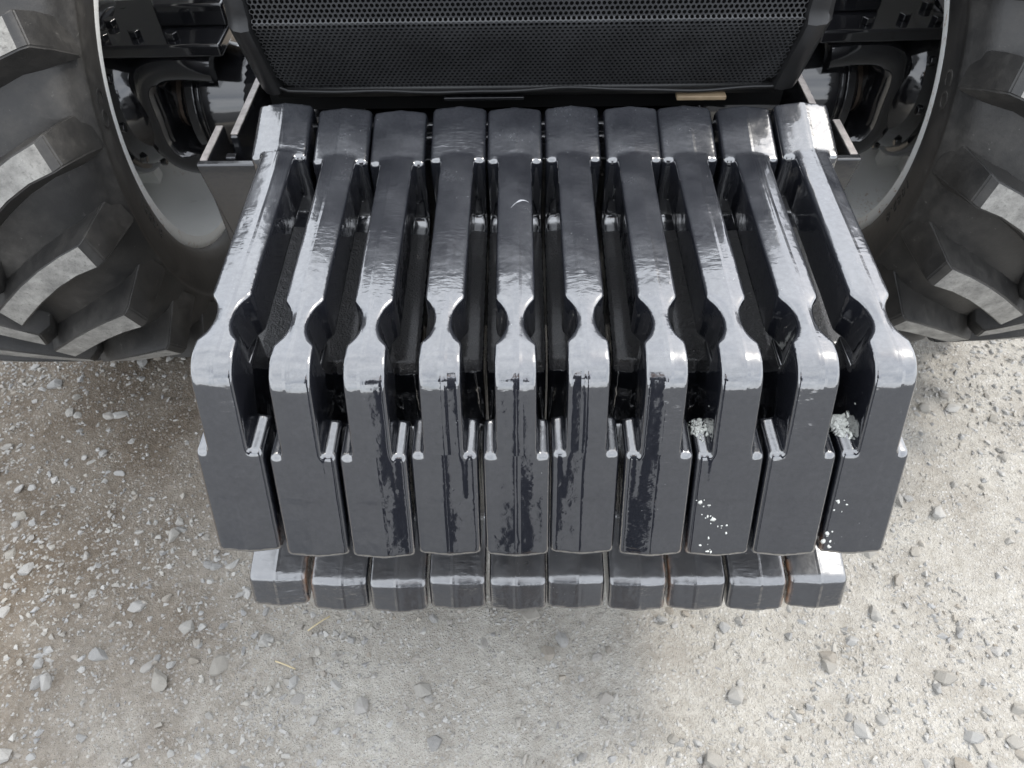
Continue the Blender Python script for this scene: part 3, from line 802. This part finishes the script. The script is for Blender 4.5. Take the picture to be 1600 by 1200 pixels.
# ------------------------------------------------------------------ the photographer, mirrored in the glossy fronts
def build_person():
    CLOTH = mat_simple('dark_navy_work_clothes', (.022, .024, .032), .85, .3, (90, .5, .003), .3)
    SKIN = mat_simple('skin', (.42, .26, .19), .5, .4, None, .1); BOOT = mat_simple('brown_boots', (.06, .04, .025), .6, .4, (80, .4, .003), .3)
    HAIR = mat_simple('dark_hair', (.02, .015, .012), .6, .4, (120, .6, .004), .3)
    p = empty('person', (-.03, -.42, .02)); tag(p, 'person in dark work clothes standing in front of the weights and holding up a phone', 'person')
    def skin(name, verts, edges, radii, mat, parent, root=0, sub=2):
        me = bpy.data.meshes.new(name); me.from_pydata(verts, edges, [])
        o = link(name, me, parent, mat)
        m = o.modifiers.new('skin', 'SKIN'); m.use_smooth_shade = True
        for i, r in enumerate(radii):
            d = me.skin_vertices[0].data[i]; d.radius = r if isinstance(r, tuple) else (r, r); d.use_root = (i == root)
        m = o.modifiers.new('sub', 'SUBSURF'); m.levels = sub; m.render_levels = sub
        return o
    V = [(0, 0, .92), (0, .0, 1.08), (0, .01, 1.25), (0, .02, 1.39), (0, .05, 1.47)]; E = [(0, 1), (1, 2), (2, 3), (3, 4)]; Rr = [(.165, .12), (.15, .11), (.175, .12), (.16, .10), .058]
    for sx in (-1, 1):
        b = len(V); V += [(sx*.095, 0, .84), (sx*.115, .015, .48), (sx*.13, -.02, .11)]; E += [(0, b), (b, b+1), (b+1, b+2)]; Rr += [.095, .072, .062]
        b = len(V); V += [(sx*.185, .02, 1.38), (sx*.245, .06, 1.16), (sx*.14, .27, 1.30)]; E += [(3, b), (b, b+1), (b+1, b+2)]; Rr += [.065, .052, .038]
    skin('clothed_body', V, E, Rr, CLOTH, p)
    h = skin('head', [(0, .05, 1.46), (0, .06, 1.53), (0, .085, 1.585), (0, .085, 1.66)], [(0, 1), (1, 2), (2, 3)], [.052, .052, (.075, .092), (.074, .09)], SKIN, p)
    bm = bmesh.new(); bmesh.ops.create_uvsphere(bm, u_segments=20, v_segments=12, radius=1)
    bmesh.ops.delete(bm, geom=[v for v in bm.verts if v.co.z < .1 + .6*max(0, v.co.y)], context='VERTS')
    bmesh.ops.transform(bm, matrix=Matrix.Translation((0, .07, 1.64)) @ Matrix.Diagonal((.084, .106, .115, 1)), verts=bm.verts); link('hair', bm_mesh(bm, 'hair'), h, HAIR)
    bm = bmesh.new(); add_prism(bm, [(-.012, 0), (.012, 0), (.005, .045), (-.005, .045)], 'y', .165, .19)
    bmesh.ops.translate(bm, vec=(0, 0, 1.575), verts=bm.verts); link('nose', bm_mesh(bm, 'nose'), h, SKIN)
    for sx in (-1, 1):
        bm = bmesh.new(); bmesh.ops.create_uvsphere(bm, u_segments=12, v_segments=8, radius=1, matrix=Matrix.Translation((sx*.032, .165, 1.618)) @ Matrix.Diagonal((.013, .008, .008, 1))); link('eye', bm_mesh(bm, 'eye'), h, HAIR)
        bm = bmesh.new(); bmesh.ops.create_uvsphere(bm, u_segments=12, v_segments=8, radius=1, matrix=Matrix.Translation((sx*.078, .075, 1.60)) @ Matrix.Diagonal((.010, .020, .032, 1))); link('ear', bm_mesh(bm, 'ear'), h, SKIN)
        # hand: palm plus four fingers and a thumb closing on the phone
        w = Vector((sx*.14, .27, 1.30)); k = Vector((sx*.100, .345, 1.375)); Vh = [tuple(w), tuple(w.lerp(k, .5)), tuple(k)]; Eh = [(0, 1), (1, 2)]; Rh = [.024, .032, .030]
        for f in range(4):
            a = k + Vector((sx*.004, .012 - .018*f, .022 - .017*f)); b = len(Vh)
            Vh += [tuple(a), tuple(a + Vector((-sx*.014, .022, .010))), tuple(a + Vector((-sx*.036, .020, .014 - .003*f)))]; Eh += [(2, b), (b, b+1), (b+1, b+2)]; Rh += [.010, .009, .008]
        b = len(Vh); m = w.lerp(k, .55); Vh += [tuple(m + Vector((-sx*.022, -.014, .020))), tuple(m + Vector((-sx*.040, -.004, .046)))]; Eh += [(1, b), (b, b+1)]; Rh += [.012, .009]
        skin('hand', Vh, Eh, Rh, SKIN, p, 0, 1)
        bm = bmesh.new(); add_prism(bm, [(sx*.13-.05, -.12), (sx*.13+.05, -.12), (sx*.13+.055, .06), (sx*.13+.03, .15), (sx*.13-.03, .15), (sx*.13-.052, .06)], 'z', -.02, .09)
        bevel(link('boot', bm_mesh(bm, 'boot'), p, BOOT), .025, 3)
    ph = empty('phone', (-.0382, -.0135, 1.4515), 0); ph.rotation_euler = (R(-50)+R(90)-R(90), 0, 0)
    ph.rotation_euler = (R(40), 0, 0)
    tag(ph, 'black phone held out in front of the person with both hands', 'phone')
    bm = bmesh.new(); add_box(bm, (.04, 0, 0), (.158, .075, .008)); bevel(link('phone_case', bm_mesh(bm, 'phone_case', False), ph, PLASTIC), .003, 2)
build_person()
